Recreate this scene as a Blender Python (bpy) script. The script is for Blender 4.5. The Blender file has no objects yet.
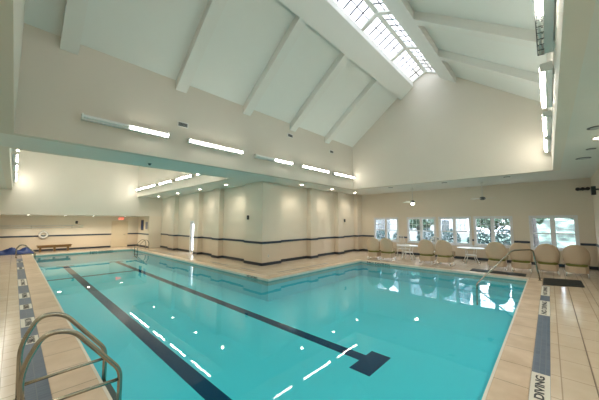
import bpy, bmesh, math, random
from mathutils import Vector, Matrix
random.seed(4)
C = bpy.context.scene.collection
PI = math.pi

# ------------------------------------------------------------------ materials
def mat(name, col, rough=.5, metal=0., spec=.5, noise=0., nscale=3., bump=0., bscale=20., emit=None, estr=0.):
    m = bpy.data.materials.new(name); m.use_nodes = True
    nt = m.node_tree; b = nt.nodes['Principled BSDF']
    b.inputs['Base Color'].default_value = (*col, 1); b.inputs['Roughness'].default_value = rough
    b.inputs['Metallic'].default_value = metal; b.inputs['Specular IOR Level'].default_value = spec
    if noise or bump:
        tc = nt.nodes.new('ShaderNodeTexCoord')
    if noise:
        n = nt.nodes.new('ShaderNodeTexNoise'); n.inputs['Scale'].default_value = nscale; n.inputs['Detail'].default_value = 4
        nt.links.new(tc.outputs['Object'], n.inputs['Vector'])
        r = nt.nodes.new('ShaderNodeMixRGB'); r.inputs[1].default_value = (*[c*(1-noise) for c in col], 1)
        r.inputs[2].default_value = (*[min(1, c*(1+noise)) for c in col], 1)
        nt.links.new(n.outputs['Fac'], r.inputs[0]); nt.links.new(r.outputs[0], b.inputs['Base Color'])
    if bump:
        n2 = nt.nodes.new('ShaderNodeTexNoise'); n2.inputs['Scale'].default_value = bscale
        nt.links.new(tc.outputs['Object'], n2.inputs['Vector'])
        bp = nt.nodes.new('ShaderNodeBump'); bp.inputs['Strength'].default_value = bump; bp.inputs['Distance'].default_value = .01
        nt.links.new(n2.outputs['Fac'], bp.inputs['Height']); nt.links.new(bp.outputs['Normal'], b.inputs['Normal'])
    if emit:
        b.inputs['Emission Color'].default_value = (*emit, 1); b.inputs['Emission Strength'].default_value = estr
    return m

def tile_mat(name, c1, c2, mortar, w, h, msize, rough, rot=0., noise=.08, offs=0., bump=.3, loc=(0, 0, 0), spec=.5):
    m = bpy.data.materials.new(name); m.use_nodes = True
    nt = m.node_tree; b = nt.nodes['Principled BSDF']
    tc = nt.nodes.new('ShaderNodeTexCoord'); mp = nt.nodes.new('ShaderNodeMapping')
    mp.inputs['Rotation'].default_value = (0, 0, rot); mp.inputs['Location'].default_value = loc
    br = nt.nodes.new('ShaderNodeTexBrick'); br.offset = offs; br.squash = 1
    br.inputs['Color1'].default_value = (*c1, 1); br.inputs['Color2'].default_value = (*c2, 1); br.inputs['Mortar'].default_value = (*mortar, 1)
    br.inputs['Scale'].default_value = 1; br.inputs['Brick Width'].default_value = w; br.inputs['Row Height'].default_value = h
    br.inputs['Mortar Size'].default_value = msize; br.inputs['Mortar Smooth'].default_value = .2
    nz = nt.nodes.new('ShaderNodeTexNoise'); nz.inputs['Scale'].default_value = 2.3; nz.inputs['Detail'].default_value = 6
    mx = nt.nodes.new('ShaderNodeMixRGB'); mx.blend_type = 'MULTIPLY'; mx.inputs[0].default_value = 1
    rp = nt.nodes.new('ShaderNodeValToRGB')
    rp.color_ramp.elements[0].position = .3; rp.color_ramp.elements[1].position = .7
    rp.color_ramp.elements[0].color = (1-noise*1.6, 1-noise*2, 1-noise*2.6, 1); rp.color_ramp.elements[1].color = (1, 1, 1, 1)
    L = nt.links.new
    L(tc.outputs['Object'], mp.inputs['Vector']); L(mp.outputs['Vector'], br.inputs['Vector']); L(tc.outputs['Object'], nz.inputs['Vector'])
    L(nz.outputs['Fac'], rp.inputs['Fac']); L(br.outputs['Color'], mx.inputs[1]); L(rp.outputs['Color'], mx.inputs[2])
    L(mx.outputs[0], b.inputs['Base Color'])
    b.inputs['Roughness'].default_value = rough; b.inputs['Specular IOR Level'].default_value = spec
    if bump:
        bp = nt.nodes.new('ShaderNodeBump'); bp.inputs['Strength'].default_value = bump; bp.inputs['Distance'].default_value = .004; bp.invert = True
        L(br.outputs['Fac'], bp.inputs['Height']); L(bp.outputs['Normal'], b.inputs['Normal'])
    return m

WALL = mat('cream_paint', (.80, .735, .62), .6, noise=.02, nscale=1.5, bump=.05, bscale=60, spec=.3)
WALLUP = mat('pale_cream_paint', (.78, .74, .65), .6, noise=.02, nscale=1.5, spec=.3)
WAINS = mat('tan_wall_paint', (.72, .62, .49), .5, noise=.03, nscale=2, spec=.3)
CEIL = mat('white_ceiling_paint', (.77, .775, .72), .7, noise=.015, spec=.2)
SLOPE = mat('dimmed_ceiling_white', (.72, .745, .70), .7, noise=.015, spec=.2)  # ceiling white darkened in colour to stand for weaker light on the slopes
GABLE = mat('dimmed_vault_cream', (.66, .62, .53), .6, noise=.02, nscale=1.5, spec=.3)  # upper wall cream, dimmer light in the main vault put into the colour
BEAM = mat('beam_paint', (.71, .72, .67), .6, noise=.015, spec=.3)
NAVY = mat('navy_tile_band', (.030, .050, .085), .35, noise=.2, nscale=8)
BASE = mat('dark_cove_base', (.025, .035, .05), .4, noise=.2)
DECK = tile_mat('beige_deck_tile', (.72, .605, .47), (.67, .56, .43), (.44, .34, .25), .62, .31, .006, .17, offs=0, noise=.06, spec=.75)
COPE = tile_mat('coping_stone', (.74, .60, .455), (.68, .54, .40), (.36, .27, .18), .62, 5., .007, .45, noise=.15, loc=(0, 2.2, 0))
COPE2 = tile_mat('coping_stone_lengthwise', (.74, .60, .455), (.68, .54, .40), (.36, .27, .18), .62, 5., .007, .45, rot=PI/2, noise=.10, loc=(0, 2.2, 0))
BLUET = tile_mat('slate_blue_tile', (.085, .125, .195), (.105, .15, .225), (.16, .19, .23), .15, .062, .004, .4, noise=.05, loc=(0, .1, 0))
LABELT = mat('white_label_tile', (.74, .72, .64), .4, noise=.04)
INK = mat('dark_lettering', (.02, .025, .03), .5)
JOINT = mat('dark_joint', (.16, .115, .08), .7)
POOL = mat('teal_pool_plaster', (.075, .69, .83), .6, noise=.035, nscale=.6, spec=.2)
LANE = mat('dark_blue_lane_tile', (.002, .05, .12), .8, noise=.1, spec=.03)
BAND = tile_mat('waterline_tile', (.16, .42, .42), (.18, .46, .46), (.25, .5, .5), .15, .15, .004, .3, noise=.04)
STEEL = mat('brushed_stainless', (.40, .385, .33), .26, metal=1, noise=.06, nscale=10)
WHITEM = mat('white_enamel', (.78, .78, .74), .4, noise=.02)
FIXM = mat('fixture_metal', (.72, .74, .72), .35, noise=.03)
WICKER = None
BLACK = mat('black_rubber', (.018, .022, .02), .7, noise=.3, nscale=30, bump=.4, bscale=120)
DARKP = mat('dark_plastic', (.03, .035, .04), .4, noise=.1)
OLIVE = mat('olive_fabric', (.20, .20, .05), .8, noise=.15, nscale=20)
WOOD = mat('varnished_wood', (.21, .12, .04), .45, noise=.3, nscale=6)
BLUEC = mat('royal_blue_vinyl', (.012, .04, .17), .5, noise=.4, nscale=5)
DOORM = mat('cream_door_paint', (.70, .60, .44), .5, noise=.02)
RED = mat('red_lettering', (.7, .05, .03), .5, emit=(1, .08, .04), estr=1.5)
GREYV = mat('grey_vent', (.10, .11, .11), .5, noise=.1)
VINYL = mat('white_vinyl_frame', (.82, .84, .86), .4, noise=.01)
LEAFD = mat('dark_hedge_leaves', (.022, .06, .055), .7, noise=.5, nscale=9)
LEAFL = mat('light_tree_leaves', (.09, .15, .10), .7, noise=.4, nscale=4)
BARK = mat('tree_bark', (.09, .08, .075), .9, noise=.3, nscale=12)
GRASS = mat('lawn_grass', (.13, .20, .15), .9, noise=.75, nscale=.8)
def sharpen(m, a=.42, b=.58):
    nt = m.node_tree
    n = [q for q in nt.nodes if q.type == 'TEX_NOISE'][0]; mx = [q for q in nt.nodes if q.type == 'MIX_RGB'][0]
    r = nt.nodes.new('ShaderNodeMapRange'); r.inputs['From Min'].default_value = a; r.inputs['From Max'].default_value = b
    nt.links.new(n.outputs['Fac'], r.inputs['Value']); nt.links.new(r.outputs['Result'], mx.inputs[0])
sharpen(GRASS)
PAVE = mat('pale_concrete', (.45, .45, .45), .8, noise=.1)
LIT = mat('lit_diffuser', (.9, .9, .85), .4, emit=(1, .93, .83), estr=12)
LITR = mat('lit_diffuser_vault', (.9, .9, .85), .4, emit=(1, .93, .83), estr=17)
UNLIT = mat('unlit_diffuser', (.70, .76, .74), .3, noise=.03)
TUBEOFF = mat('unlit_tube_glass', (.62, .68, .66), .2, noise=.02)
DOWN = mat('downlight_lens', (.9, .9, .85), .4, emit=(1, .90, .74), estr=14)
DOWNOFF = mat('downlight_dark', (.42, .43, .42), .4, noise=.05)

def wicker():
    m = bpy.data.materials.new('tan_wicker'); m.use_nodes = True
    nt = m.node_tree; b = nt.nodes['Principled BSDF']; L = nt.links.new
    tc = nt.nodes.new('ShaderNodeTexCoord')
    w = nt.nodes.new('ShaderNodeTexWave'); w.bands_direction = 'Z'; w.inputs['Scale'].default_value = 14; w.inputs['Distortion'].default_value = 1.5
    w2 = nt.nodes.new('ShaderNodeTexWave'); w2.bands_direction = 'X'; w2.inputs['Scale'].default_value = 12
    mu = nt.nodes.new('ShaderNodeMath'); mu.operation = 'MULTIPLY'
    r = nt.nodes.new('ShaderNodeMixRGB'); r.inputs[1].default_value = (.60, .46, .32, 1); r.inputs[2].default_value = (.76, .61, .45, 1)
    bp = nt.nodes.new('ShaderNodeBump'); bp.inputs['Strength'].default_value = .4; bp.inputs['Distance'].default_value = .01
    for q in (w, w2): L(tc.outputs['Object'], q.inputs['Vector'])
    L(w.outputs['Fac'], mu.inputs[0]); L(w2.outputs['Fac'], mu.inputs[1]); L(mu.outputs[0], r.inputs[0]); L(r.outputs[0], b.inputs['Base Color'])
    L(mu.outputs[0], bp.inputs['Height']); L(bp.outputs['Normal'], b.inputs['Normal']); b.inputs['Roughness'].default_value = .6
    return m
WICKER = wicker()

def schlick(nt, f0, bump=None):
    L = nt.links.new
    lw = nt.nodes.new('ShaderNodeLayerWeight'); lw.inputs['Blend'].default_value = .5
    if bump: L(bump.outputs['Normal'], lw.inputs['Normal'])
    pw = nt.nodes.new('ShaderNodeMath'); pw.operation = 'POWER'; pw.inputs[1].default_value = 5
    ma = nt.nodes.new('ShaderNodeMath'); ma.operation = 'MULTIPLY_ADD'; ma.inputs[1].default_value = 1-f0; ma.inputs[2].default_value = f0
    L(lw.outputs['Facing'], pw.inputs[0]); L(pw.outputs[0], ma.inputs[0]); return ma

def glass_thin(name, tint, extra=0.):
    m = bpy.data.materials.new(name); m.use_nodes = True
    nt = m.node_tree; nt.nodes.clear(); L = nt.links.new
    o = nt.nodes.new('ShaderNodeOutputMaterial'); t = nt.nodes.new('ShaderNodeBsdfTransparent'); t.inputs[0].default_value = (*tint, 1)
    g = nt.nodes.new('ShaderNodeBsdfGlossy'); g.inputs['Roughness'].default_value = .03
    f = schlick(nt, .04)
    mx = nt.nodes.new('ShaderNodeMixShader')
    L(f.outputs[0], mx.inputs[0]); L(t.outputs[0], mx.inputs[1]); L(g.outputs[0], mx.inputs[2]); L(mx.outputs[0], o.inputs[0])
    return m
GLASS = glass_thin('window_glass', (.66, .69, .72))
SKYGL = glass_thin('skylight_glazing', (.19, .195, .205))

def water_mat():
    m = bpy.data.materials.new('pool_water'); m.use_nodes = True
    nt = m.node_tree; nt.nodes.clear(); L = nt.links.new
    o = nt.nodes.new('ShaderNodeOutputMaterial'); t = nt.nodes.new('ShaderNodeBsdfTransparent'); t.inputs[0].default_value = (.86, .99, .99, 1)
    g = nt.nodes.new('ShaderNodeBsdfGlossy'); g.inputs['Roughness'].default_value = .015
    tc = nt.nodes.new('ShaderNodeTexCoord'); n = nt.nodes.new('ShaderNodeTexNoise'); n.inputs['Scale'].default_value = 1.1; n.inputs['Detail'].default_value = 2
    bp = nt.nodes.new('ShaderNodeBump'); bp.inputs['Strength'].default_value = .12; bp.inputs['Distance'].default_value = .015
    L(tc.outputs['Object'], n.inputs['Vector']); L(n.outputs['Fac'], bp.inputs['Height'])
    L(bp.outputs['Normal'], g.inputs['Normal']); f = schlick(nt, .02, bp)
    mx = nt.nodes.new('ShaderNodeMixShader')
    L(f.outputs[0], mx.inputs[0]); L(t.outputs[0], mx.inputs[1]); L(g.outputs[0], mx.inputs[2]); L(mx.outputs[0], o.inputs[0])
    return m
WATER = water_mat()

# ------------------------------------------------------------------ helpers
def box(bm, x0, x1, y0, y1, z0, z1):
    vs = [bm.verts.new((x, y, z)) for z in (z0, z1) for x, y in ((x0, y0), (x1, y0), (x1, y1), (x0, y1))]
    for f in ((3, 2, 1, 0), (4, 5, 6, 7), (0, 1, 5, 4), (1, 2, 6, 5), (2, 3, 7, 6), (3, 0, 4, 7)):
        bm.faces.new([vs[i] for i in f])

def boxes(*bs):
    bm = bmesh.new()
    for b in bs: box(bm, *b)
    return bm

def prism(bm, pts, axis, a, b):
    """polygon pts (2D) extruded on an axis: 'X' -> pts are (y,z); 'Y' -> (x,z); 'Z' -> (x,y)"""
    def P(p, t): return {'X': (t, p[0], p[1]), 'Y': (p[0], t, p[1]), 'Z': (p[0], p[1], t)}[axis]
    A = [bm.verts.new(P(p, a)) for p in pts]; B = [bm.verts.new(P(p, b)) for p in pts]
    n = len(pts)
    bm.faces.new(A[::-1]); bm.faces.new(B)
    for i in range(n): bm.faces.new((A[i], A[(i+1) % n], B[(i+1) % n], B[i]))

def tube(bm, pts, r, n=10, cap=True):
    pts = [Vector(p) for p in pts]; rings = []
    prev = None
    for i, p in enumerate(pts):
        d = (pts[min(i+1, len(pts)-1)] - pts[max(i-1, 0)]).normalized()
        if prev is None:
            a = d.orthogonal().normalized()
        else:
            a = (prev - d*prev.dot(d)).normalized()
        prev = a; b = d.cross(a)
        rr = r[i] if isinstance(r, (list, tuple)) else r
        rings.append([bm.verts.new(p + (a*math.cos(2*PI*k/n) + b*math.sin(2*PI*k/n))*rr) for k in range(n)])
    for i in range(len(rings)-1):
        for k in range(n): bm.faces.new((rings[i][k], rings[i][(k+1) % n], rings[i+1][(k+1) % n], rings[i+1][k]))
    if cap: bm.faces.new(rings[0][::-1]); bm.faces.new(rings[-1])

def lathe(bm, prof, c=(0, 0, 0), n=24):
    rings = []
    for r, z in prof:
        if r < 1e-5: rings.append([bm.verts.new((c[0], c[1], c[2]+z))])
        else: rings.append([bm.verts.new((c[0]+r*math.cos(2*PI*k/n), c[1]+r*math.sin(2*PI*k/n), c[2]+z)) for k in range(n)])
    for A, B in zip(rings, rings[1:]):
        for k in range(n):
            if len(A) == 1 and len(B) == 1: continue
            if len(A) == 1: bm.faces.new((A[0], B[k], B[(k+1) % n]))
            elif len(B) == 1: bm.faces.new((A[k], A[(k+1) % n], B[0]))
            else: bm.faces.new((A[k], A[(k+1) % n], B[(k+1) % n], B[k]))
    for R in (rings[0], rings[-1]):
        if len(R) > 1: bm.faces.new(R)

def round_path(pts, rad=.1, n=6):
    pts = [Vector(p) for p in pts]; out = [pts[0]]
    for i in range(1, len(pts)-1):
        a, b, c = pts[i-1], pts[i], pts[i+1]
        r = min(rad if not isinstance(rad, (list, tuple)) else rad[i-1], (a-b).length*.49, (c-b).length*.49)
        p0 = b + (a-b).normalized()*r; p1 = b + (c-b).normalized()*r
        for k in range(n+1):
            t = k/n; out.append(p0*(1-t)**2 + b*2*t*(1-t) + p1*t*t)
    out.append(pts[-1]); return out

def obj(name, bm, m, parent=None, smooth=False, bevel=0, recalc=True):
    if recalc: bmesh.ops.recalc_face_normals(bm, faces=bm.faces)
    me = bpy.data.meshes.new(name); bm.to_mesh(me); bm.free(); me.materials.append(m)
    if smooth: me.polygons.foreach_set('use_smooth', [True]*len(me.polygons))
    o = bpy.data.objects.new(name, me); C.objects.link(o)
    if parent: o.parent = parent
    if bevel:
        b = o.modifiers.new('Bevel', 'BEVEL'); b.width = bevel; b.segments = 2; b.limit_method = 'ANGLE'
    return o

def tag(o, label, cat, group=None, kind=None):
    o['label'] = label; o['category'] = cat
    if group: o['group'] = group
    if kind: o['kind'] = kind
    return o

def thing(name, label, cat, loc=(0, 0, 0), rz=0, group=None):
    o = bpy.data.objects.new(name, None); C.objects.link(o); o.empty_display_size = .1
    o.location = loc; o.rotation_euler = (0, 0, rz)
    return tag(o, label, cat, group)

def struct(name, bm, m, parent=None, bevel=0):
    o = obj(name, bm, m, parent, bevel=bevel)
    if not parent: o['kind'] = 'structure'
    return o

def sroot(name, loc=(0, 0, 0), rz=0):
    o = bpy.data.objects.new(name, None); C.objects.link(o); o.location = loc; o.rotation_euler = (0, 0, rz); o['kind'] = 'structure'
    return o

def dup(root, loc, rz, label, group=None):
    r = root.copy(); C.objects.link(r); r.location = loc; r.rotation_euler = (0, 0, rz); r['label'] = label
    if group: r['group'] = group
    for ch in list(root.children):
        c = ch.copy(); C.objects.link(c); c.parent = r
        for g in ch.children:
            d = g.copy(); C.objects.link(d); d.parent = c
    return r

def text_mesh(s, size, name, m, parent, loc, rot, scale=(1, 1, 1)):
    cu = bpy.data.curves.new(name, 'FONT'); cu.body = s; cu.size = size; cu.align_x = 'CENTER'; cu.align_y = 'CENTER'; cu.extrude = .001; cu.offset = size*.03
    t = bpy.data.objects.new('tmp', cu); C.objects.link(t)
    bpy.context.view_layer.update()
    me = bpy.data.meshes.new_from_object(t.evaluated_get(bpy.context.evaluated_depsgraph_get()))
    bpy.data.objects.remove(t); bpy.data.curves.remove(cu)
    me.materials.clear(); me.materials.append(m)
    o = bpy.data.objects.new(name, me); C.objects.link(o); o.parent = parent; o.location = loc; o.rotation_euler = rot; o.scale = scale
    return o

# ------------------------------------------------------------------ dimensions
ZC = 3.9                        # low ceiling
XL, XW = -1.8, 16.8             # left wall, window wall
YR, YB = -1.4, 25.5             # right wall, back wall
XB, YP = 8.1, 9.95              # projecting block
VX0, VX1, VY0, VY1 = -.12, 13.4, -.2, 8.25   # main vault
UX0, UX1, UY0, UY1 = -.2, 6.3, 10.1, 22.8    # second vault
PX0, PX1, PXw, PY0, PY1, PYe = .85, 6.2, 12.45, .64, 7.3, 23.0  # pool
WZ = -.10; DEP = -.75

# ------------------------------------------------------------------ floor, coping, pool
fl = struct('floor', boxes((XL-.2, .42, YR-.2, YB+.2, -.3, 0), (.42, XW+.2, YR-.2, .29, -.3, 0), (PXw+.35, XW+.2, .29, YP+.2, -.3, 0),
       (PX1+.35, PXw+.35, PY1+.35, YP+.2, -.3, 0), (PX1+.35, XB+.2, YP+.2, YB+.2, -.3, 0), (.42, PX1+.35, PYe+.35, YB+.2, -.3, 0)), DECK)
struct('trim_1', boxes((.42, PX0, .29, PYe+.35, -.07, .006), (PX1, PX1+.35, PY1+.35, PYe+.35, -.07, .006), (PXw, PXw+.35, .29, PY1+.35, -.07, .006)), COPE2, bevel=.008)
struct('trim_2', boxes((PX0, PXw, .29, PY0, -.07, .006), (PX1, PXw, PY1, PY1+.35, -.07, .006), (PX0, PX1, PYe, PYe+.35, -.07, .006)), COPE, bevel=.008)
t = .12
bm = boxes((PX0-t, PXw+t, PY0-t, PY1+t, DEP-.1, DEP), (PX0-t, PX1+t, PY1+t, PYe+t, DEP-.1, DEP),
   (PX0-t, PX0+.01, PY0-t, PYe+t, DEP, -.07), (PX0, PXw+t, PY0-t, PY0+.01, DEP, -.07), (PXw-.01, PXw+t, PY0, PY1+t, DEP, -.07),
   (PX1-.01, PXw, PY1-.01, PY1+t, DEP, -.07), (PX1-.01, PX1+t, PY1+t, PYe+t, DEP, -.07), (PX0, PX1, PYe-.01, PYe+t, DEP, -.07))
pool = tag(obj('pool_basin', bm, POOL), 'L-shaped teal pool basin sunk in the beige deck', 'pool')
obj('waterline_tile', boxes((PX0+.01, PX0+.02, PY0, PYe, -.22, -.07), (PX0, PXw, PY0+.01, PY0+.02, -.22, -.07), (PXw-.02, PXw-.01, PY0, PY1, -.22, -.07),
   (PX1-.02, PXw, PY1-.02, PY1-.01, -.22, -.07), (PX1-.02, PX1-.01, PY1-.02, PYe, -.22, -.07), (PX0, PX1, PYe-.02, PYe-.01, -.22, -.07)), BAND, pool)
obj('rim_edge', boxes((PX0, PX0+.03, PY0, PYe, -.068, .004), (PX0+.03, PXw-.03, PY0, PY0+.03, -.068, .004), (PXw-.03, PXw, PY0, PY1, -.068, .004),
   (PX1, PXw-.03, PY1-.03, PY1, -.068, .004), (PX1-.03, PX1, PY1-.03, PYe, -.068, .004), (PX0+.03, PX1-.03, PYe-.03, PYe, -.068, .004)), LABELT, pool)
LZ = DEP+.008
LX1, LX2 = 2.33, 5.0
obj('lane_line', boxes((LX1-.14, LX1+.14, 2.2, 22, DEP, LZ), (LX1-.42, LX1+.42, 22, 22.3, DEP, LZ), (LX1-.42, LX1+.42, 1.9, 2.2, DEP, LZ)), LANE, pool)
obj('lane_line', boxes((LX2-.13, LX2+.13, 2.92, 22, DEP, LZ), (LX2-.42, LX2+.42, 22, 22.3, DEP, LZ), (4.5, 5.38, 2.5, 2.92, DEP, LZ)), LANE, pool)
obj('cross_line', boxes((PX0+.02, LX2, 17.2, 17.45, DEP, LZ)), LANE, pool)  # dark band across the basin floor as far as the second lane
st = bmesh.new()
for k in range(3):
    w = .42*(k+1); box(st, PXw-.02-w, PXw-.01-.42*k, PY0+.02, PY0+1.9, DEP, -.22-.17*k)
obj('corner_step', st, POOL, pool)
wbm = bmesh.new()
vs = [wbm.verts.new((x, y, WZ)) for x, y in ((PX0, PY0), (PXw, PY0), (PXw, PY1), (PX1, PY1), (PX1, PYe), (PX0, PYe))]
wbm.faces.new(vs)
wt = obj('pool_water', wbm, WATER, recalc=False); tag(wt, 'clear turquoise water filling the L-shaped pool', 'water', kind='stuff')

# expansion joints in the deck
struct('trim_3', boxes((1, XW-.02, -.31, -.298, 0, .002), (1, XW-.02, -.75, -.738, 0, .002), (-.55, -.538, .5, 23, 0, .002)), JOINT)
# tile stripe on right and left deck
st_r = tag(obj('tile_stripe', boxes((1.2, 11.5, .1, .285, 0, .003)), BLUET), 'slate blue tile stripe along the right pool edge', 'tile stripe')
st_l = tag(obj('tile_stripe', boxes((.2, .415, 2.0, 21.3, 0, .003)), BLUET), 'slate blue tile stripe along the left pool edge', 'tile stripe')
def marker(c, L, W, rz, label, txt='NO DIVING', grp='white tile labels set in the blue stripes'):
    r = thing('warning_tile', label, 'sign', (c[0], c[1], .003), rz, grp)
    obj('tile', boxes((-L/2, L/2, -W/2, W/2, 0, .003)), LABELT, r)
    if txt:
        o = text_mesh(txt, W*.66, 'lettering', INK, r, (0, 0, .0045), (0, 0, 0))
        d = max(v.co.x for v in o.data.vertices)-min(v.co.x for v in o.data.vertices)
        o.scale = (L*.86/d, 1, 1)
    return r
marker((4.3, .193), 1.13, .18, 0, 'white NO DIVING tile nearest the camera on the right deck')
marker((8.6, .193), 1.42, .18, 0, 'white NO DIVING tile halfway along the right deck stripe')
marker((10.7, .193), 1.4, .18, 0, 'white NO DIVING tile beside the black mat')
for i, (y0, y1, s) in enumerate([(6.35, 6.75, 'foremost of those behind the near ladder rails'), (7.4, 8.05, 'just beyond the near ladder'),
                    (8.9, 9.4, 'second beyond the near ladder'), (10.2, 10.9, 'third beyond the near ladder'),
                    (12.2, 13.6, 'longest one in the left stripe'), (16.5, 17.2, 'second from the far left ladder'), (19.3, 19.8, 'nearest the far left ladder')]):
    marker((.307, (y0+y1)/2), y1-y0, .20, -PI/2, 'white lettered tile in the left stripe, '+s)
# markers on pool side faces (dark letters at the waterline)
def sidemark(loc, rz, L, label):
    r = thing('waterline_marker', label, 'sign', loc, rz)
    obj('plaque', boxes((-L/2, L/2, -.006, .0, -.05, .05)), BAND, r)
    o = text_mesh('NO DIVING', .1, 'lettering', INK, r, (0, -.010, 0), (PI/2, 0, 0))
    d = max(v.co.x for v in o.data.vertices)-min(v.co.x for v in o.data.vertices)
    o.scale = (L*.92/d, 1, 1)
sidemark((PXw-.02, 6.3, -.045), -PI/2, 1.3, 'dark lettering at the waterline below the left window chairs')
sidemark((4.3, PYe-.02, -.045), 0, 1.4, 'dark lettering at the far end waterline')
sidemark((PX1-.02, 8.2, -.045), -PI/2, .7, 'dark lettering at the waterline by the block corner')
# drain strips
for (b, l) in (((6.85, 6.93, 11.0, 12.6, 0, .004), 'dark drain slot left of the block corner, nearer one'), ((6.85, 6.93, 9.0, 10.0, 0, .004), 'short dark drain slot at the block corner'),
               ((7.3, 10.6, 7.98, 8.05, 0, .004), 'long dark drain slot right of the block corner'), ((6.85, 6.93, 17, 20.5, 0, .004), 'dark drain slot near the far right ladder')):
    tag(obj('drain_slot', boxes(b), GREYV), l, 'drain')

# ------------------------------------------------------------------ walls
T = .2
RZ0, RZ1, BZ = .99, 1.09, .13
WIN = [(7.1, 8.7), (4.88, 6.46), (3.12, 4.64), (1.37, 2.92), (-.87, .66)]
WZ0, WZ1 = .78, 2.25
def wall_with_windows(z0, z1, m, name):
    bm = bmesh.new()
    ys = [YR-T]+[v for w in sorted(WIN) for v in w]+[YP+T]
    for i in range(0, len(ys), 2): box(bm, XW, XW+T, ys[i], ys[i+1], z0, z1)
    for w in WIN:
        if z0 < WZ0: box(bm, XW, XW+T, w[0], w[1], z0, min(z1, WZ0))
        if z1 > WZ1: box(bm, XW, XW+T, w[0], w[1], max(z0, WZ1), z1)
    return struct(name, bm, m)
wall_with_windows(1.04, ZC+.2, WALL, 'wall_windows')
wall_with_windows(-.05, 1.04, WAINS, 'wall_windows_lower')
# projecting block
DY0, DY1, DZ = 16.75, 17.55, 2.02
for nm, z0, z1, m in (('wall_block', 1.04, ZC+.2, WALL), ('wall_block_lower', -.05, 1.04, WAINS)):
    bm = boxes((XB, XB+T, YP, DY0, z0, z1), (XB, XB+T, DY1, YB+T, z0, z1), (XB+T, XW, YP, YP+T, z0, z1))
    if z1 > 2: box(bm, XB, XB+T, DY0, DY1, DZ, z1)
    struct(nm, bm, m)
PIL_L = [(13.5, 14.2), (15.95, 16.5), (19.6, 20.6)]      # on the X = XB face
PIL_R = [(11.25, 11.85), (13.9, 14.5), (16.2, 16.8)]       # on the Y = YP face
PO = .28
n = 4
def pil(b):
    global n
    struct('trim_%d' % n, boxes((*b, 1.04, ZC)), WALL); n += 1
    struct('trim_%d' % n, boxes((*b, 0, 1.04)), WAINS); n += 1
for a, b in PIL_L: pil((XB-PO, XB+.01, a, b))
for a, b in PIL_R: pil((a, b, YP-PO, YP+.01))
# corner pilaster wraps the corner: two blocks in one L-shaped mesh
for z0, z1, m in ((1.04, ZC, WALL), (0, 1.04, WAINS)):
    struct('trim_%d' % n, boxes((XB-PO, XB+.01, YP-PO, 11.05, z0, z1), (XB+.01, 9.0, YP-PO, YP+.01, z0, z1)), m); n += 1
# back alcove
for nm, z0, z1, m in (('wall_back', 1.04, ZC+.2, WALL), ('wall_back_lower', -.05, 1.04, WAINS)):
    struct(nm, boxes((XL-T, XB+T, YB, YB+T, z0, z1)), m)
for nm, z0, z1, m in (('wall_left', 1.04, ZC+.2, WALL), ('wall_left_lower', -.05, 1.04, WAINS)):
    struct(nm, boxes((XL-T, XL, YR-T, YB, z0, z1)), m)
for nm, z0, z1, m in (('wall_right', 1.04, ZC+.2, WALL), ('wall_right_lower', -.05, 1.04, WAINS)):
    struct(nm, boxes((XL, XW, YR-T, YR, z0, z1)), m)
for nm, z0, z1, m in (('wall_pier', 1.04, 2.45, WALL), ('wall_pier_lower', 0, 1.04, WALL)):
    struct(nm, boxes((7.2, XB, UY1, YB, z0, z1)), m)
ZA = 2.45
struct('ceiling_alcove', boxes((XL, XB, UY1+.2, YB, ZA, ZA+.1)), CEIL)
struct('wall_vault_end', boxes((XL, XB, UY1, UY1+.2, ZA, 9.3)), WALLUP)

# navy rail and dark base following a floor path (room on the left-hand side of travel)
def band(path, z0, z1, th):
    bm = bmesh.new()
    P = [Vector(p) for p in path]; off = []
    for i, p in enumerate(P):
        ns = []
        if i > 0: d = (P[i]-P[i-1]).normalized(); ns.append(Vector((-d.y, d.x)))
        if i < len(P)-1: d = (P[i+1]-P[i]).normalized(); ns.append(Vector((-d.y, d.x)))
        if len(ns) == 2 and abs(ns[0].dot(ns[1])) < .5: q = p+(ns[0]+ns[1])*th
        else: q = p+ns[0]*th
        off.append(q)
    for i in range(len(P)-1):
        prism(bm, [tuple(P[i]), tuple(P[i+1]), tuple(off[i+1]), tuple(off[i])], 'Z', z0, z1)
    return bm
def block_path_left(hi, lo):  # travelling down Y along X=XB with room on -X ... reversed for left-hand room
    pts = [(XB, lo)]
    for a, b in PIL_L:
        if a > lo and b < hi: pts += [(XB, a), (XB-PO, a), (XB-PO, b), (XB, b)]
    pts.append((XB, hi)); return pts
corner = [(16.2, YP)]
pr = []
for a, b in PIL_R[::-1]:
    pr += [(b, YP), (b, YP-PO), (a, YP-PO), (a, YP)] if b < 16.7 else [(16.8, YP-PO), (a, YP-PO), (a, YP)]
p1 = pr + [(9.0, YP), (9.0, YP-PO), (XB-PO, YP-PO), (XB-PO, 11.05)] + block_path_left(DY0-.06, 11.05)
p1r = p1[::-1]
# direction: along -X on the Y=YP face the room (-Y) lies to the left
p2 = block_path_left(UY1, DY1+.06)
p3 = [(7.2, UY1), (7.2, YB), (6.45, YB)]
p4 = [(5.33, YB), (XL, YB)]
p5 = [(XL, YB), (XL, YR), (XW, YR)]
p6 = [(XW, YR), (XW, YP-PO)]
segs = [p1, p2, p3, p4, p5]
for i, p in enumerate(segs):
    struct('trim_%d' % n, band(p, RZ0, RZ1, .02), NAVY); n += 1
for i, p in enumerate(segs+[p6]):
    struct('baseboard_%s' % ('block', 'block_far', 'alcove', 'back', 'left', 'windows')[i], band(p, 0, BZ, .018), BASE)
ys = [YR]+[v for w in sorted(WIN) for v in (w[0]-.06, w[1]+.06)]+[YP-PO]
bm = bmesh.new()
for i in range(0, len(ys), 2): box(bm, XW-.02, XW+.001, ys[i], ys[i+1], RZ0, RZ1)
struct('trim_%d' % n, bm, NAVY); n += 1

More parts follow.
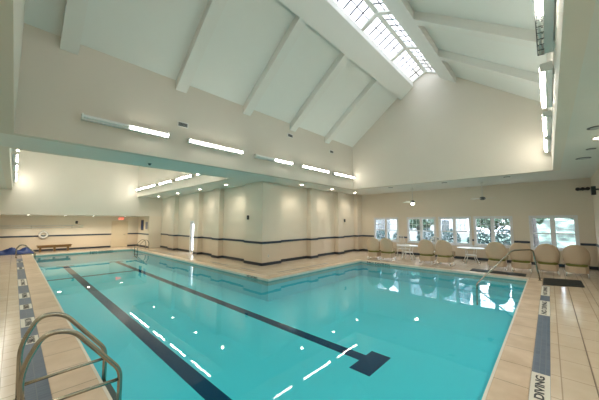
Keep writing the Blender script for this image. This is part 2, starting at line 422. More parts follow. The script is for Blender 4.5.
# ------------------------------------------------------------------ ceilings and vaults
struct('ceiling', boxes((XL-T, VX0-.2, YR-T, YB+T, ZC, ZC+.2), (VX0-.2, XW+T, YR-T, VY0-.2, ZC, ZC+.2), (VX1+.2, XW+T, VY0-.2, YP+T, ZC, ZC+.2),
     (VX0-.2, VX1+.2, VY1+.2, UY0-.2, ZC, ZC+.2), (UX1+.2, XB+T, UY0-.2, UY1, ZC, ZC+.2), (XB+T, XW+T, UY0-.2, UY0+.2, ZC, ZC+.2)), CEIL)
def wall_v(name, b, m=WALLUP): return struct(name, boxes(b), m)
wall_v('wall_vault_far', (VX0-.2, VX1+.2, VY1, VY1+.2, ZC-.002, 6.9), GABLE)
wall_v('wall_vault_near', (VX0-.2, VX1+.2, VY0-.2, VY0, ZC-.002, 6.9))
SL = .757; YM = (VY0+VY1)/2
def zr(y, z0=6.1): return z0+SL*(min(y-VY0, VY1-y))
zt = 9.5
gp = [(VY0, ZC-.002), (VY1, ZC-.002), (VY1, 6.9), (YM, 10.2), (VY0, 6.9)]
for nm, a, b in (('wall_vault_gable', VX1, VX1+.2), ('wall_vault_gable_left', VX0-.2, VX0)):
    bm = bmesh.new(); prism(bm, gp, 'X', a, b); struct(nm, bm, GABLE)
YG0, YG1 = YM-.62, YM+.62       # skylight opening
YE0, YE1 = YM-1.28, YM+1.28     # outer edges of the ridge beams
# sloping ceilings (recessed surface)
for nm, s in (('ceiling_slope_far', 1), ('ceiling_slope_near', -1)):
    ye = VY1+.1 if s > 0 else VY0-.1; yg = YM+s*.75
    za = zr(VY1 if s > 0 else VY0, 6.4)-SL*.1; zb = zr(yg, 6.4)
    bm = bmesh.new(); prism(bm, [(ye, za), (yg, zb), (yg, zb+.15), (ye, za+.15)], 'X', VX0-.1, VX1+.1)
    struct(nm, bm, SLOPE)
RIBX = [.66, 3.35, 5.85, 8.35, 10.9]
for s in (1, -1):
    for x in RIBX:
        ye = VY1 if s > 0 else VY0; yg = YM+s*1.28
        bm = bmesh.new(); prism(bm, [(ye, zr(ye)), (yg, zr(yg)), (yg, zr(yg)+.33), (ye, zr(ye)+.33)], 'X', x-.17, x+.17)
        struct('ceiling_beam', bm, BEAM)
    ya, yb = YM+s*1.28, YM+s*.62
    bm = bmesh.new(); prism(bm, [(ya, zr(ya)), (yb, zr(yb)), (yb, zr(yb)+.27), (ya, zr(ya)+.32)], 'X', VX0, VX1)
    struct('ceiling_beam', bm, BEAM)
# skylight
SX = [VX0, .66, 3.35, 5.85, 8.35, 10.9, VX1]
SZ0 = zr(YG1)+.28; SZ1 = SZ0+.30
sky = sroot('window_6')
bm = boxes((VX0, VX1, YM-.08, YM+.08, SZ1-.06, SZ1+.06))
obj('ridge_bar', bm, BEAM, sky)
for s in (1, -1):
    yo = YM+s*.62
    for x in SX:
        bm = bmesh.new(); prism(bm, [(yo, SZ0-.07), (YM, SZ1-.07), (YM, SZ1+.03), (yo, SZ0+.03)], 'X', x-.09, x+.09); obj('rafter', bm, BEAM, sky)
    for i in range(len(SX)-1):
        a, b = SX[i]+.09, SX[i+1]-.09
        bm = bmesh.new(); v = [bm.verts.new(q) for q in ((a, yo, SZ0), (b, yo, SZ0), (b, YM, SZ1), (a, YM, SZ1))]; bm.faces.new(v)
        p = obj('pane', bm, SKYGL, sky)
        bm = bmesh.new()
        for k in range(1, 6):
            x = a+(b-a)*k/6; prism(bm, [(yo, SZ0-.012), (YM, SZ1-.012), (YM, SZ1+.012), (yo, SZ0+.012)], 'X', x-.026, x+.026)
        ym = (yo+YM)/2; zm = (SZ0+SZ1)/2; box(bm, a, b, ym-.012, ym+.012, zm-.014, zm+.014)
        obj('glazing_bar', bm, GREYV, p)

# second vault
wall_v('wall_second_vault_left', (UX0-.2, UX0, UY0-.2, UY1, ZC-.002, 6.7))
wall_v('wall_second_vault_right', (UX1, UX1+.2, UY0-.2, UY1, ZC-.002, 6.7))
um = (UX0+UX1)/2
bm = bmesh.new(); prism(bm, [(UX0, ZC-.002), (UX1, ZC-.002), (UX1, 6.7), (um, 9.2), (UX0, 6.7)], 'Y', UY0-.2, UY0); struct('wall_second_vault_near', bm, WALLUP)
for nm, xa, in (('ceiling_second_vault_left', UX0-.2), ('ceiling_second_vault_right', UX1+.2)):
    bm = bmesh.new(); prism(bm, [(xa, 6.45), (um, 9.05), (um, 9.2), (xa, 6.6)], 'Y', UY0-.2, UY1+.1); struct(nm, bm, CEIL)

# ------------------------------------------------------------------ windows and doors
for i, (y0, y1) in enumerate(WIN):
    w = sroot('window_%d' % (i+1), (XW, (y0+y1)/2, WZ0))
    hw = (y1-y0)/2; H = WZ1-WZ0
    obj('window_frame', boxes((-.03, .12, -hw-.05, -hw+.04, -.03, H+.05), (-.03, .12, hw-.04, hw+.05, -.03, H+.05), (-.03, .12, -hw+.04, hw-.04, H-.04, H+.05),
        (-.03, .12, -hw+.04, hw-.04, -.03, .04), (-.02, .12, -.05, .05, .04, H-.04)), VINYL, w, bevel=.004)
    obj('window_sill', boxes((-.09, .0, -hw-.08, hw+.08, -.07, -.03)), VINYL, w, bevel=.005)
    for s in (-1, 1):
        a, b = (.05, hw-.04) if s > 0 else (-hw+.04, -.05)
        mid = H*.47
        sb = [(.03, .07, a, a+.035, .04, H-.04), (.03, .07, b-.035, b, .04, H-.04), (.03, .07, a, b, .04, .08), (.03, .07, a, b, H-.08, H-.04), (.03, .07, a, b, mid-.025, mid+.025)]
        if i < 4:
            for k in (1, 2): x = a+(b-a)*k/3; sb.append((.045, .06, x-.009, x+.009, mid, H-.06))
            sb.append((.045, .06, a, b, (mid+H-.04)/2-.009, (mid+H-.04)/2+.009))
        obj('sash', boxes(*sb), VINYL, w)
        obj('pane', boxes((.052, .056, a+.02, b-.02, .06, H-.06)), GLASS, w)
d = sroot('door_1', (XB, (DY0+DY1)/2, 0))
hw = (DY1-DY0)/2
obj('door_frame', boxes((-.03, .12, -hw-.06, -hw+.03, 0, DZ+.06), (-.03, .12, hw-.03, hw+.06, 0, DZ+.06), (-.03, .12, -hw+.03, hw-.03, DZ-.03, DZ+.06)), VINYL, d)
obj('door_leaf', boxes((.03, .07, -hw+.03, -hw+.12, 0.01, DZ-.03), (.03, .07, hw-.12, hw-.03, .01, DZ-.03), (.03, .07, -hw+.12, hw-.12, .01, .14), (.03, .07, -hw+.12, hw-.12, DZ-.12, DZ-.03),
   *[(.04, .06, -hw+.12, hw-.12, z-.008, z+.008) for z in (.55, .95, 1.35)]), VINYL, d)
obj('pane', boxes((.048, .052, -hw+.12, hw-.12, .14, DZ-.12)), GLASS, d)
bm = bmesh.new(); tube(bm, [(0, hw-.08, .95), (-.05, hw-.08, .95), (-.05, hw-.2, .95)], .012); obj('door_handle', bm, STEEL, d)
d = sroot('door_2', (5.89, YB, 0))
obj('door_frame', boxes((-.56, -.47, -.04, .0, 0, 2.08), (.47, .56, -.04, .0, 0, 2.08), (-.47, .47, -.04, .0, 2.0, 2.08)), DOORM, d)
obj('door_leaf', boxes((-.47, .47, -.025, 0, .01, 2.0)), DOORM, d, bevel=.004)
bm = bmesh.new(); tube(bm, [(.38, -.02, 1), (.38, -.08, 1), (.26, -.08, 1)], .014); obj('door_handle', bm, STEEL, d)

# ------------------------------------------------------------------ light fixtures
def light_strip(label, loc, rz, lit, r=.036, L=1.02, grp='wall light strips in the main vault', lm=None, grille=False):
    """fixture runs along local X, mounted on wall at local y=0, sticking out to -y"""
    lm = lm or LIT
    o = thing('light_strip', label, 'light fixture', loc, rz, grp)
    obj('housing', boxes((-L+.02, L-.02, -.11, -.015, -.065, .065)), FIXM, o)
    obj('bracket', boxes((-L*.72-.04, -L*.72+.04, -.02, 0, -.07, .07)), WHITEM, o); obj('bracket', boxes((L*.72-.04, L*.72+.04, -.02, 0, -.07, .07)), WHITEM, o)
    for k, s in enumerate((-1, 1)):
        a, b = sorted((s*.02, s*(L-.03)))
        if grille and not lit[k]:
            for q in (-.045, 0, .045):
                bm = bmesh.new(); tube(bm, [(a, -.15, q), (b, -.15, q)], .017); obj('tube', bm, TUBEOFF, o, smooth=True)
            g = bmesh.new()
            for q in (-.075, -.0225, .0225, .075): tube(g, [(a, -.185, q), (b, -.185, q)], .005, 6)
            for q in range(7): x = a+(b-a)*q/6; tube(g, [(x, -.11, -.08), (x, -.18, -.075), (x, -.185, 0), (x, -.18, .075), (x, -.11, .08)], .006, 6)
            obj('wire_guard', g, GREYV, o)
            continue
        bm = bmesh.new(); pts = [(-.11-r*1.1*math.sin(PI*j/10), -r*math.cos(PI*j/10)) for j in range(11)]
        prism(bm, pts, 'X', a, b); obj('diffuser', bm, lm if lit[k] else UNLIT, o)
    for s in (-1, 1):
        a, b = sorted((s*(L-.03), s*L))
        obj('end_cap', boxes((a, b, -.175, -.01, -.072, .072)), WHITEM, o, bevel=.006)
    return o
FX = [(1.98, (0, 1)), (4.6, (1, 1)), (7.22, (0, 1)), (9.87, (1, 1)), (12.35, (1, 1))]
NM = ['leftmost', 'second from left', 'third from left', 'fourth from left', 'rightmost']
for (x, lit), nm in zip(FX, NM):
    light_strip('light strip on the vault wall above the teal soffit, %s%s' % (nm, '' if all(lit) else ', left half dark'), (x, VY1, 4.56), 0, lit)
for x, lit, nm in ((4.35, (0, 1), 'nearest, with wire guard'), (7.0, (1, 1), 'second from the camera'), (9.7, (1, 1), 'third from the camera'), (12.2, (1, 1), 'farthest from the camera')):
    # on the near wall (faces +Y): local x reversed
    light_strip('light strip on the right vault edge above the deck, '+nm, (x, VY0, 4.62), PI, lit, r=.062, grp='light strips along the right vault edge', grille=True)
light_strip('light strip on the right vault edge, the one overhead', (1.75, VY0, 4.62), PI, (1, 1), r=.062, grp='light strips along the right vault edge')
for y, nm in ((11.9, 'nearest'), (14.4, 'second'), (17.0, 'third'), (19.6, 'fourth'), (21.7, 'farthest')):
    light_strip('light strip on second vault, right side, %s from the camera' % nm, (UX1, y, 4.42), -PI/2, (1, 1), grp='light strips right side of second vault', lm=LITR, L=.98)
    light_strip('light strip on second vault, left side, %s from the camera' % nm, (UX0, y, 4.42), PI/2, (1, 1), grp='light strips left side of second vault', lm=LITR, L=.98)

def downlight(x, y, z, label, on=True, r=.085, energy=26):
    o = thing('downlight', label, 'ceiling light', (x, y, z), 0, 'recessed ceiling downlights')
    bm = bmesh.new(); lathe(bm, [(r, -.001), (r+.035, -.001), (r+.035, -.010), (r, -.014), (r, -.001)][:4], n=24)
    obj('trim_ring', bm, WHITEM if on else GREYV, o, smooth=False)
    bm = bmesh.new(); lathe(bm, [(0, -.016), (r*.96, -.014), (r*.96, -.002), (0, -.002)], n=20)
    obj('lens', bm, DOWN if on else DOWNOFF, o)
    if on:
        l = bpy.data.lights.new('downlight_bulb', 'SPOT'); l.energy = energy; l.spot_size = math.radians(140); l.spot_blend = .8; l.shadow_soft_size = .08; l.color = (1, .90, .74)
        lo = bpy.data.objects.new('bulb', l); C.objects.link(lo); lo.parent = o; lo.location = (0, 0, -.05)
downlight(9.9, 9.1, ZC, 'lit downlight in the soffit right of the block corner, left one', energy=27)
downlight(12.5, 9.1, ZC, 'lit downlight in the soffit right of the block corner, middle one', energy=27)
downlight(15.0, 9.1, ZC, 'lit downlight in the soffit right of the block corner, far one', energy=27)
for y, s in ((11.9, 'first past the block corner'), (14.7, 'second past the block corner'), (17.8, 'third past the block corner'), (21.2, 'last before the back wall')):
    downlight(7.25, y, ZC, 'lit downlight over the left face of the block, '+s, energy=27)
for x, s in ((.6, 'leftmost'), (2.35, 'second from left'), (3.9, 'third from left'), (5.9, 'rightmost')):
    downlight(x, 24.2, ZA, 'lit downlight in the low alcove ceiling, '+s, energy=40)
for y, s in ((1.2, 'right'), (3.6, 'middle'), (6.3, 'left')):
    downlight(14.1, y, ZC, 'dark downlight in the soffit before the windows, %s one' % s, on=False)
downlight(8.9, -.92, ZC, 'lit downlight in the right soffit', energy=27)
for x, s in ((6.3, 'second'), (3.8, 'third'), (1.3, 'last')): downlight(x, -.92, ZC, 'added fill downlight in the right soffit nearer the camera, %s from the wall light end' % s, energy=22)  # out-of-view lamps added to brighten the lower room
for y, s in ((1.5, 'over the camera side'), (4.5, 'beside the near ladder'), (8, 'past the near ladder'), (12, 'halfway down the left deck'), (16, 'towards the back'), (20, 'nearest the back')): downlight(-1.1, y, ZC, 'added fill downlight in the left soffit, '+s, energy=26)  # unseen row added over the left deck as fill light
downlight(11.5, -.85, ZC, 'dark downlight in the right soffit, larger', on=False, r=.13)
downlight(10.15, -.9, ZC, 'small dark downlight in the right soffit', on=False, r=.06)
downlight(7.9, -.8, ZC, 'dark downlight in the right soffit, nearest camera', on=False, r=.1)
# vents on the vault wall
def vent(x, z, label):
    o = thing('wall_vent', label, 'vent', (x, VY1, z), 0, 'vents on the vault wall')
    obj('frame', boxes((-.17, .17, -.015, 0, -.085, .085)), WHITEM, o)
    obj('louvre', boxes(*[(-.14, .14, -.024, -.015, q-.012, q+.012) for q in (-.05, -.02, .01, .04)]), GREYV, o)
vent(3.44, 5.05, 'small dark vent on the vault wall above the leftmost strips')
vent(8.2, 5.85, 'small dark vent on the vault wall, upper middle')
vent(11.3, 5.72, 'small dark vent on the vault wall near the gable')
tag(obj('sprinkler', (lambda b: (lathe(b, [(0, -.06), (.03, -.06), (.045, -.02), (.06, 0), (0, 0)], (2.9, 9.4, ZC)), b)[1])(bmesh.new()), DARKP), 'small dark sprinkler under the teal soffit', 'sprinkler')

# ------------------------------------------------------------------ ladders and handrail
def rail_mesh(pts, rad, r=.025):
    bm = bmesh.new(); tube(bm, round_path(pts, rad, 7), r, 12); return bm
def ladder(label, loc, rz, gap=.74, fit=True):
    """local: pool direction +X, rails at y=0 and y=gap; x=0 is pool edge"""
    o = thing('pool_ladder', label, 'ladder', loc, rz, None)
    for y in (0, gap):
        rl = obj('rail', rail_mesh([(-.70, y, .0), (-.72, y, .60), (-.58, y, .90), (-.36, y, .87), (.09, y, .30), (.10, y, -.71)], [.14, .16, .14, .09]), STEEL, o, smooth=True)
        bm = bmesh.new(); tube(bm, [(-.705, y, .22), (.10, y, .20)] if y == 0 else [(-.705, y, .16), (.10, y, .18)], .019, 10); obj('brace', bm, STEEL, rl, smooth=True)
        bm = bmesh.new(); lathe(bm, [(.023, 0), (.055, 0), (.05, .014), (.023, .022)], (-.70, y, .004)); obj('flange', bm, STEEL, rl, smooth=True)
    for z in (-.14, -.40, -.64):
        obj('tread', boxes((.06, .15, 0, gap, z-.015, z+.015)), DARKP, o, bevel=.005)
    return o
lad = ladder('near stainless steel pool ladder in the left foreground', (PX0, 3.72, 0), 0)
dup(lad, (PX0, 21.7, 0), 0, 'far left stainless pool ladder near the blue cover').scale = (.95, .9, .78)
dup(lad, (PX1, 22.2, 0), PI, 'far right stainless pool ladder near the exit door').scale = (.9, .9, .78)
h = thing('hand_rail', 'curved stainless handrail at the pool steps by the black mat', 'handrail')
A = Vector((12.35, .34, 0)); B = Vector((10.5, 1.87, -.1))
def hp(t, z): p = A.lerp(B, t); return (p.x, p.y, z)
obj('rail', rail_mesh([hp(0, 0), hp(.04, .5), hp(.08, 1.05), hp(.38, 1.05), hp(.44, 1.0), hp(.99, -.02), hp(1.0, -.7)], [.1, .12, .12, .1, .08], .024), STEEL, h, smooth=True)
bm = bmesh.new(); lathe(bm, [(.024, 0), (.06, 0), (.05, .016), (.024, .024)], (A.x, A.y, .006)); obj('flange', bm, STEEL, h, smooth=True)

# ------------------------------------------------------------------ mats
def mat_obj(pts, label):
    bm = bmesh.new(); prism(bm, pts, 'Z', .003, .022); return tag(obj('floor_mat', bm, BLACK), label, 'mat')
mat_obj([(11.62, .26), (13.0, .26), (13.3, -.68), (12.05, -.68)], 'black rubber mat on the deck beside the handrail')
mat_obj([(12.95, .75), (13.5, .75), (13.5, 2.5), (12.95, 2.5)], 'long black mat behind the pool edge and in front of the wicker chairs')

# ------------------------------------------------------------------ chairs: local +Y is the way the chair faces; back at -Y
def chair_w(z):
    if z < .72: return .31+.055*((z-.5)/.22)
    return .365*math.sqrt(max(0, 1-((z-.72)/.53)**2.7))
def make_chair(label, loc, rz):
    o = thing('wicker_chair', label, 'chair', loc, rz, 'tan wicker armchairs facing the windows')
    bm = bmesh.new(); NZ, NS = 18, 14; g = []
    for i in range(NZ+1):
        z = .5+.75*math.sin(i/NZ*PI/2); z = min(z, 1.2485); w = max(chair_w(z), .03); row = []
        for j in range(NS+1):
            s = -1+2*j/NS
            row.append(bm.verts.new((w*s, -.33-.05*(z-.5)+.16*abs(s)**2.5*min(1, w/.3), z)))
        g.append(row)
    for i in range(NZ):
        for j in range(NS): bm.faces.new((g[i][j], g[i][j+1], g[i+1][j+1], g[i+1][j]))
    bmesh.ops.recalc_face_normals(bm, faces=bm.faces)
    bmesh.ops.solidify(bm, geom=bm.faces[:], thickness=.045)
    obj('backrest', bm, WICKER, o, smooth=True)
    # skirt below the seat, a rounded barrel
    bm = bmesh.new(); pts = [(-.29, .30), (-.31, 0), (-.30, -.22), (-.22, -.33), (0, -.36), (.22, -.33), (.30, -.22), (.31, 0), (.29, .30)]
    prism(bm, pts, 'Z', .17, .41); obj('seat', bm, WICKER, o, bevel=.02)
    bm = bmesh.new(); prism(bm, [(x*.93, y*.93) for x, y in pts], 'Z', .41, .515); obj('cushion', bm, OLIVE, o, bevel=.025)
    for s in (-1, 1):
        bm = bmesh.new(); tube(bm, round_path([(s*.33, -.22, .74), (s*.34, .02, .72), (s*.335, .27, .66), (s*.31, .31, .42)], .1), .035, 8)
        obj('armrest', bm, WICKER, o, smooth=True)
        for y in (-.28, .27):
            bm = bmesh.new(); tube(bm, [(s*.27, y, .18), (s*.285, y*1.05, .015)], .017, 8); obj('leg', bm, WHITEM, o, smooth=True)
        bm = bmesh.new(); tube(bm, [(s*.285, -.31, .02), (s*.285, .30, .02)], .014, 8); obj('runner', bm, WHITEM, o, smooth=True)
    return o
CH = [(7.05, .2, 13.5, 'leftmost of the eight, before the far left window'), (6.28, .08, 13.5, 'second from the left in the row'), (4.42, .05, 13.8, 'third from left, white chair behind it'),
      (3.64, -.03, 13.85, 'fourth from left, beside the right table'), (1.70, 0, 14.1, 'fifth from left, behind the handrail slope'), (.92, 0, 14.15, 'sixth from left, behind the handrail top'),
      (.14, .04, 14.25, 'second from the right in the row'), (-.65, -.05, 14.3, 'rightmost, nearest the right wall')]
proto = r = None
for y, a, x, s in CH:
    L = 'tan wicker armchair seen from behind, '+s
    if proto is None: proto = make_chair(L, (x, y, 0), -PI/2+a)
    else: r = dup(proto, (x, y, 0), -PI/2+a, L)
    if x < 13.6: (proto if r is None else r).scale = (1.0, 1.0, .94)

# tables
def make_table(label, loc):
    o = thing('side_table', label, 'table', loc, 0, 'white tables under the windows')
    bm = bmesh.new(); lathe(bm, [(0, .70), (.55, .70), (.58, .715), (.58, .735), (.55, .745), (0, .745)], n=40); obj('table_top', bm, WHITEM, o)
    for k in range(4):
        a = PI/4+k*PI/2; c, s = math.cos(a), math.sin(a)
        bm = bmesh.new(); tube(bm, round_path([(.30*c, .30*s, .70), (.22*c, .22*s, .38), (.40*c, .40*s, .0)], .12), .02, 8); obj('leg', bm, WHITEM, o, smooth=True)
    bm = bmesh.new(); lathe(bm, [(.22, .36), (.24, .36), (.24, .40), (.22, .40)], n=24); obj('leg_ring', bm, WHITEM, o)
    return o
tb = make_table('white round table left, between the second and third wicker chairs', (14.6, 5.65, 0))
dup(tb, (15.4, 2.9, 0), .4, 'white round table right, below the third and fourth windows')

# white resin chairs
def resin_chair(label, loc, rz):
    o = thing('resin_chair', label, 'chair', loc, rz, 'white resin chairs at the tables')
    bm = bmesh.new(); prism(bm, [(-.24, -.22), (.24, -.22), (.26, .24), (-.26, .24)], 'Z', .42, .45); obj('seat', bm, WHITEM, o, bevel=.01)
    bm = bmesh.new(); tube(bm, round_path([(-.25, -.22, .44), (-.27, -.28, .95), (-.15, -.32, 1.2), (.15, -.32, 1.2), (.27, -.28, .95), (.25, -.22, .44)], .14), .022, 8)
    for k in range(-2, 3): tube(bm, [(k*.085, -.24, .48), (k*.09, -.31, 1.17-.02*k*k)], .014, 6)
    obj('backrest', bm, WHITEM, o, smooth=True)
    for sx in (-1, 1):
        for y in (-.22, .22):
            bm = bmesh.new(); tube(bm, [(sx*.22, y, .43), (sx*.27, y*1.2, 0)], .022, 8); obj('leg', bm, WHITEM, o, smooth=True)
        bm = bmesh.new(); tube(bm, round_path([(sx*.27, -.27, .68), (sx*.30, 0, .68), (sx*.28, .24, .64), (sx*.26, .24, .44)], .08), .022, 8); obj('armrest', bm, WHITEM, o, smooth=True)
    return o
rc = resin_chair('white resin armchair with slatted back behind the third wicker chair', (15.3, 4.55, 0), PI/2)
dup(rc, (15.75, 6.35, 0), PI*.8, 'white resin armchair behind the left table')

# ------------------------------------------------------------------ ceiling fans
def fan(label, loc, rz, lamp):
    o = thing('ceiling_fan', label, 'ceiling fan', loc, rz, 'ceiling fans before the windows')
    bm = bmesh.new(); lathe(bm, [(0, 0), (.07, 0), (.06, -.05), (.015, -.07), (.013, -.72), (.0, -.72)]); obj('down_rod', bm, WHITEM, o, smooth=True)
    bm = bmesh.new(); lathe(bm, [(0, -.70), (.06, -.71), (.12, -.75), (.12, -.82), (.05, -.86), (0, -.86)]); obj('motor', bm, GREYV, o, smooth=True)
    for k in range(4):
        a = PI/4+k*PI/2; c, s = math.cos(a), math.sin(a)
        bm = bmesh.new(); v = []
        for z in (-.795, -.785):
            v.append([bm.verts.new((c*r-s*w, s*r+c*w, z+w*.12)) for r, w in ((.11, -.04), (.62, -.07), (.62, .07), (.11, .04))])
        bm.faces.new(v[0][::-1]); bm.faces.new(v[1])
        for q in range(4): bm.faces.new((v[0][q], v[0][(q+1) % 4], v[1][(q+1) % 4], v[1][q]))
        obj('blade', bm, CEIL, o)
    if lamp:
        bm = bmesh.new(); lathe(bm, [(0, -.95), (.06, -.94), (.09, -.90), (.08, -.86), (0, -.86)]); obj('lamp_globe', bm, DOWN, o, smooth=True)
fan('ceiling fan hanging before the third and fourth windows', (15.1, 2.25, ZC), .2, False)
fan('ceiling fan with lit globe hanging before the second window', (15.1, 5.5, ZC), .5, True)

# ------------------------------------------------------------------ wall things
o = thing('emergency_light', 'dark emergency light with lamp heads high in the right corner', 'light fixture', (XW, -1.08, 3.42))
obj('case', boxes((-.06, 0, -.2, .12, -.05, .05)), DARKP, o, bevel=.01)
for q in (-.2, -.05, .1):
    bm = bmesh.new(); lathe(bm, [(0, 0), (.06, 0), (.075, .12), (0, .14)], n=16)
    bmesh.ops.rotate(bm, verts=bm.verts, cent=(0, 0, 0), matrix=Matrix.Rotation(-PI/2, 3, 'Y')); bmesh.ops.translate(bm, verts=bm.verts, vec=(-.05, q, 0)); obj('lamp_head', bm, DARKP, o, smooth=True)
o = thing('wall_speaker', 'dark speaker on a bracket on the right wall', 'speaker', (14.6, YR, 3.2))
obj('bracket', boxes((-.03, .03, 0, .08, -.03, .03)), DARKP, o); obj('case', boxes((-.10, .10, .08, .2, -.2, .12)), DARKP, o, bevel=.015)
def sensor(loc, rz, label):
    o = thing('wall_sensor', label, 'sensor', loc, rz, 'small dark wall sensors')
    obj('case', boxes((-.07, .07, -.05, 0, -.10, .10)), DARKP, o, bevel=.015)
    bm = bmesh.new(); lathe(bm, [(0, 0), (.04, 0), (.02, .03), (0, .035)], n=14)
    bmesh.ops.rotate(bm, verts=bm.verts, cent=(0, 0, 0), matrix=Matrix.Rotation(PI/2, 3, 'X')); bmesh.ops.translate(bm, verts=bm.verts, vec=(0, -.05, 0)); obj('lens', bm, GREYV, o, smooth=True)
sensor((XB-PO, 10.75, 2.22), -PI/2, 'small dark sensor on the left face of the block corner')
sensor((15.0, YP, 2.1), 0, 'small dark sensor on the block wall near the windows')
sensor((3.15, YB, 1.98), 0, 'small dark sensor on the back wall above the bench')
o = thing('wall_outlet', 'pale outlet plate low on the block corner', 'outlet', (8.2, YP-PO, .42)); obj('plate', boxes((-.04, .04, -.008, 0, -.06, .06)), WHITEM, o, bevel=.003)
obj('socket', boxes((-.015, .015, -.011, -.008, .015, .04), (-.015, .015, -.011, -.008, -.04, -.015)), GREYV, o)
# exit sign
o = thing('exit_sign', 'red EXIT sign above the cream back door', 'sign', (5.95, YB, 2.26))
obj('case', boxes((-.20, .20, -.05, 0, -.10, .10)), WHITEM, o, bevel=.006)
text_mesh('EXIT', .17, 'lettering', RED, o, (0, -.052, 0), (PI/2, 0, 0), (1.0, 1, 1))
# life ring
o = thing('life_ring', 'white life ring hanging on the back wall', 'life ring', (1.42, YB-.06, 1.12))
bm = bmesh.new(); R = 24; S = 10; g = []
for i in range(R):
    a = 2*PI*i/R; g.append([bm.verts.new(((.19+.055*math.cos(2*PI*j/S))*math.cos(a), .045*math.sin(2*PI*j/S), (.19+.055*math.cos(2*PI*j/S))*math.sin(a))) for j in range(S)])
for i in range(R):
    for j in range(S): bm.faces.new((g[i][j], g[(i+1) % R][j], g[(i+1) % R][(j+1) % S], g[i][(j+1) % S]))
obj('ring', bm, WHITEM, o, smooth=True)
bm = bmesh.new(); tube(bm, [(.25*math.cos(2*PI*k/16), -.01, .25*math.sin(2*PI*k/16)) for k in range(17)], .012, 6); obj('rope', bm, PAVE, o, smooth=True)
obj('hook', boxes((-.02, .02, .02, .06, .22, .27)), GREYV, o)
for z, nm in ((1.62, 'lower'), (1.75, 'upper')):
    o = thing('rescue_pole', 'long pale rescue pole on the back wall, %s one' % nm, 'pole', (0, YB-.06, z), 0, 'rescue poles on the back wall')
    bm = bmesh.new(); tube(bm, [(-1.7, 0, 0), (3.55, 0, 0)], .022, 8); obj('pole', bm, FIXM, o, smooth=True)
    for x in (-1.2, .8, 2.9): obj('hook', boxes((x-.02, x+.02, -.02, .06, -.045, -.02)), GREYV, o)
# notice boards on the alcove side wall
o = thing('notice_board', 'dark framed notice board on the alcove side wall', 'notice board', (7.2, 24.35, 1.75)); obj('frame', boxes((-.04, 0, -.28, .28, -.42, .42)), DARKP, o, bevel=.005)
obj('sheet', boxes((-.046, -.04, -.22, .22, -.36, .36)), BLUEC, o)
o = thing('poster', 'grey blue poster beside the dark notice board', 'poster', (7.2, 23.35, 1.72)); obj('sheet', boxes((-.02, 0, -.22, .22, -.28, .28)), mat('poster_grey', (.30, .33, .42), .5, noise=.3, nscale=10), o)
# bench
o = thing('wooden_bench', 'low varnished wooden bench against the back wall', 'bench', (1.98, 24.75, 0))
for y in (-.16, 0, .16): obj('slat', boxes((-.88, .88, y-.07, y+.07, .40, .45)), WOOD, o, bevel=.006)
obj('apron', boxes((-.85, .85, -.21, -.18, .28, .40)), WOOD, o)
for x in (-.7, 0, .7):
    bm = bmesh.new(); prism(bm, [(-.18, .02), (.18, .02), (.14, .40), (-.14, .40)], 'X', x-.05, x+.05); obj('leg', bm, WOOD, o)
# blue pool cover heap
bm = bmesh.new(); NX, NY = 26, 9; g = []
for i in range(NX+1):
    row = []
    for j in range(NY+1):
        u, v = i/NX, j/NY; h_ = math.sin(PI*v)**.6*min(1, 6*u, 6*(1-u))
        z = .012+h_*(.30+.09*math.sin(7*u*PI+3*v)+.05*math.sin(19*u+9*v)+random.uniform(-.02, .02))
        row.append(bm.verts.new((-1.25+2.5*u, -.38+.76*v+.05*math.sin(9*u), z)))
    g.append(row)
for i in range(NX):
    for j in range(NY): bm.faces.new((g[i][j], g[i+1][j], g[i+1][j+1], g[i][j+1]))
r = bmesh.ops.extrude_face_region(bm, geom=bm.faces[:])
for v in [e for e in r['geom'] if isinstance(e, bmesh.types.BMVert)]: v.co.z = .002
pc = obj('pool_cover', bm, BLUEC, smooth=True); pc.location = (-.2, 24.5, 0); tag(pc, 'crumpled blue pool cover heaped by the far left corner', 'pool cover')

# ------------------------------------------------------------------ outdoors
bm = boxes((XW+T, 60, -30, 45, -.4, -.1)); struct('ground_lawn', bm, GRASS)
struct('ground_patio', boxes((XB+T, XW+T, YP+T, 45, -.4, -.05)), PAVE)
bm = bmesh.new(); prism(bm, [(22.5, -.1), (60, -.1), (60, 6), (40, 4.2)], 'Y', -30, 1.6); struct('ground_slope', bm, GRASS)
def leaves(bm, c, r, nn, sz):
    for _ in range(nn):
        while True:
            p = Vector((random.uniform(-1, 1), random.uniform(-1, 1), random.uniform(-1, 1)))
            if p.length < 1: break
        p = p.normalized()*(p.length**.5)
        q = Vector((c[0]+p.x*r[0], c[1]+p.y*r[1], c[2]+p.z*r[2]))
        a = Vector((random.uniform(-1, 1), random.uniform(-1, 1), random.uniform(-1, 1))).normalized()*sz; b = a.orthogonal().normalized()*sz*.6
        bm.faces.new([bm.verts.new(q+v) for v in (a, b, -a, -b)])
def shrub(y, x, h, label):
    o = thing('hedge_shrub', label, 'shrub', (x, y, -.1), 0, 'shrubs outside the windows')
    bm = bmesh.new(); leaves(bm, (0, 0, h*.52), (.6, .62, h*.46), 620, .085); obj('foliage', bm, LEAFD, o, recalc=False)
    bm = bmesh.new(); tube(bm, [(0, 0, 0), (.03, 0, h*.6)], .04, 6); obj('stem', bm, BARK, o)
for y, x, h, s in ((13.2, 19.8, 1.7, 'leftmost, outside the far left window'), (11.6, 19.6, 1.65, 'left one outside the far left window'), (9.6, 19.6, 1.6, 'outside the second window, left'), (8.0, 19.5, 1.6, 'outside the second window, right'),
                (6.3, 19.6, 1.7, 'outside the third window, left'), (4.8, 19.5, 1.7, 'outside the third window, right'), (3.2, 19.5, 1.75, 'outside the fourth window, left'), (1.9, 19.4, 1.8, 'outside the fourth window, right')):
    shrub(y, x, h, 'dark green shrub '+s)
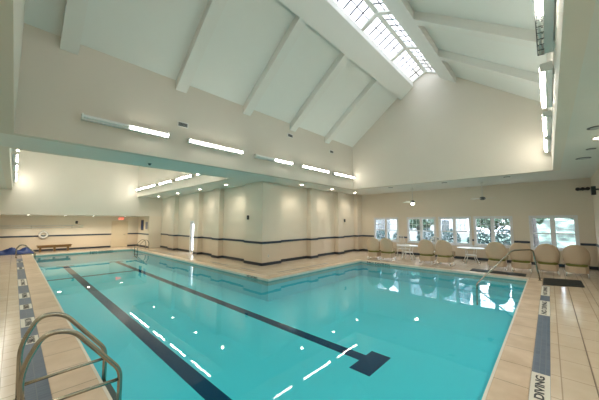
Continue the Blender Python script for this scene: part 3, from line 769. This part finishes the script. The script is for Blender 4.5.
def tree(x, y, h, r, label, tr=.16):
    o = thing('leafy_tree', label, 'tree', (x, y, -.1), 0, 'trees outside the windows')
    bm = bmesh.new(); tube(bm, [(0, 0, 0), (.08, .05, h*.3), (-.05, .1, h*.55), (.05, 0, h*.8)], [tr, tr*.8, tr*.6, tr*.2], 8)
    for k in range(5):
        a = k*1.3; tube(bm, [(0, .05, h*(.3+.08*k)), (math.cos(a)*r*.6, math.sin(a)*r*.6, h*(.5+.08*k))], [tr*.4, tr*.1], 6)
    obj('trunk', bm, BARK, o, smooth=True)
    bm = bmesh.new()
    for k in range(7): a = k*2.4; leaves(bm, (math.cos(a)*r*.5, math.sin(a)*r*.5, h*(.5+.06*k)), (r*.55, r*.55, h*.14), 260, .16)
    obj('foliage', bm, LEAFL, o, recalc=False)
tree(20.2, .62, 5.5, 1.3, 'leafy tree with dark trunk outside the widest window', .2)
tree(26, -2.0, 6, 2.4, 'leafy tree far right beyond the widest window')
tree(32, 4.2, 3.6, 2.0, 'leafy tree beyond the fourth window')
tree(27.5, 9.5, 3.6, 1.6, 'leafy tree beyond the third window')
tree(28, 16.0, 5, 2.0, 'leafy tree beyond the far left window')

def house(x, y0, y1, h, label):
    o = thing('neighbour_house', label, 'building', (x, (y0+y1)/2, -.1)); hw = (y1-y0)/2
    obj('wall', boxes((0, 6, -hw, hw, 0, h)), mat('pale_siding', (.42, .43, .43), .8, noise=.05), o)
    bm = bmesh.new(); prism(bm, [(-.4, h), (6.4, h), (3, h+2)], 'Y', -hw-.3, hw+.3); obj('roof', bm, mat('grey_roof', (.12, .12, .13), .8, noise=.2), o)
    for k in range(int(hw)):
        y = -hw+1+k*2
        for z in (1, 3.4):
            f = obj('window', boxes((-.05, 0, y-.45, y+.45, z, z+1.4)), VINYL, o); obj('pane', boxes((-.07, -.05, y-.38, y+.38, z+.08, z+1.32)), GREYV, f)
house(33, 7.5, 15, 5.2, 'pale house beyond the shrubs, seen through the second and third windows')
house(33, 17, 29, 5.2, 'pale house beyond the shrubs, seen through the far left window')
# ------------------------------------------------------------------ world, camera, view
w = bpy.data.worlds.new('World'); bpy.context.scene.world = w; w.use_nodes = True
nt = w.node_tree; bg = nt.nodes['Background']
bg.inputs['Color'].default_value = (.90, .93, 1.0, 1); bg.inputs['Strength'].default_value = 6.5

cam = bpy.data.cameras.new('Camera'); co = bpy.data.objects.new('Camera', cam); C.objects.link(co)
cam.sensor_width = 36; cam.sensor_fit = 'HORIZONTAL'; cam.lens = 266/599*36; cam.clip_start = .02; cam.clip_end = 300
co.location = (0, 0, 2.0)
co.rotation_euler = (PI/2+math.atan(22/266), 0, math.radians(43.1)-PI/2)
s = bpy.context.scene; s.camera = co
s.view_settings.view_transform = 'Standard'; s.view_settings.look = 'None'; s.view_settings.exposure = 1.5; s.view_settings.gamma = 1
s.view_settings.use_curve_mapping = False
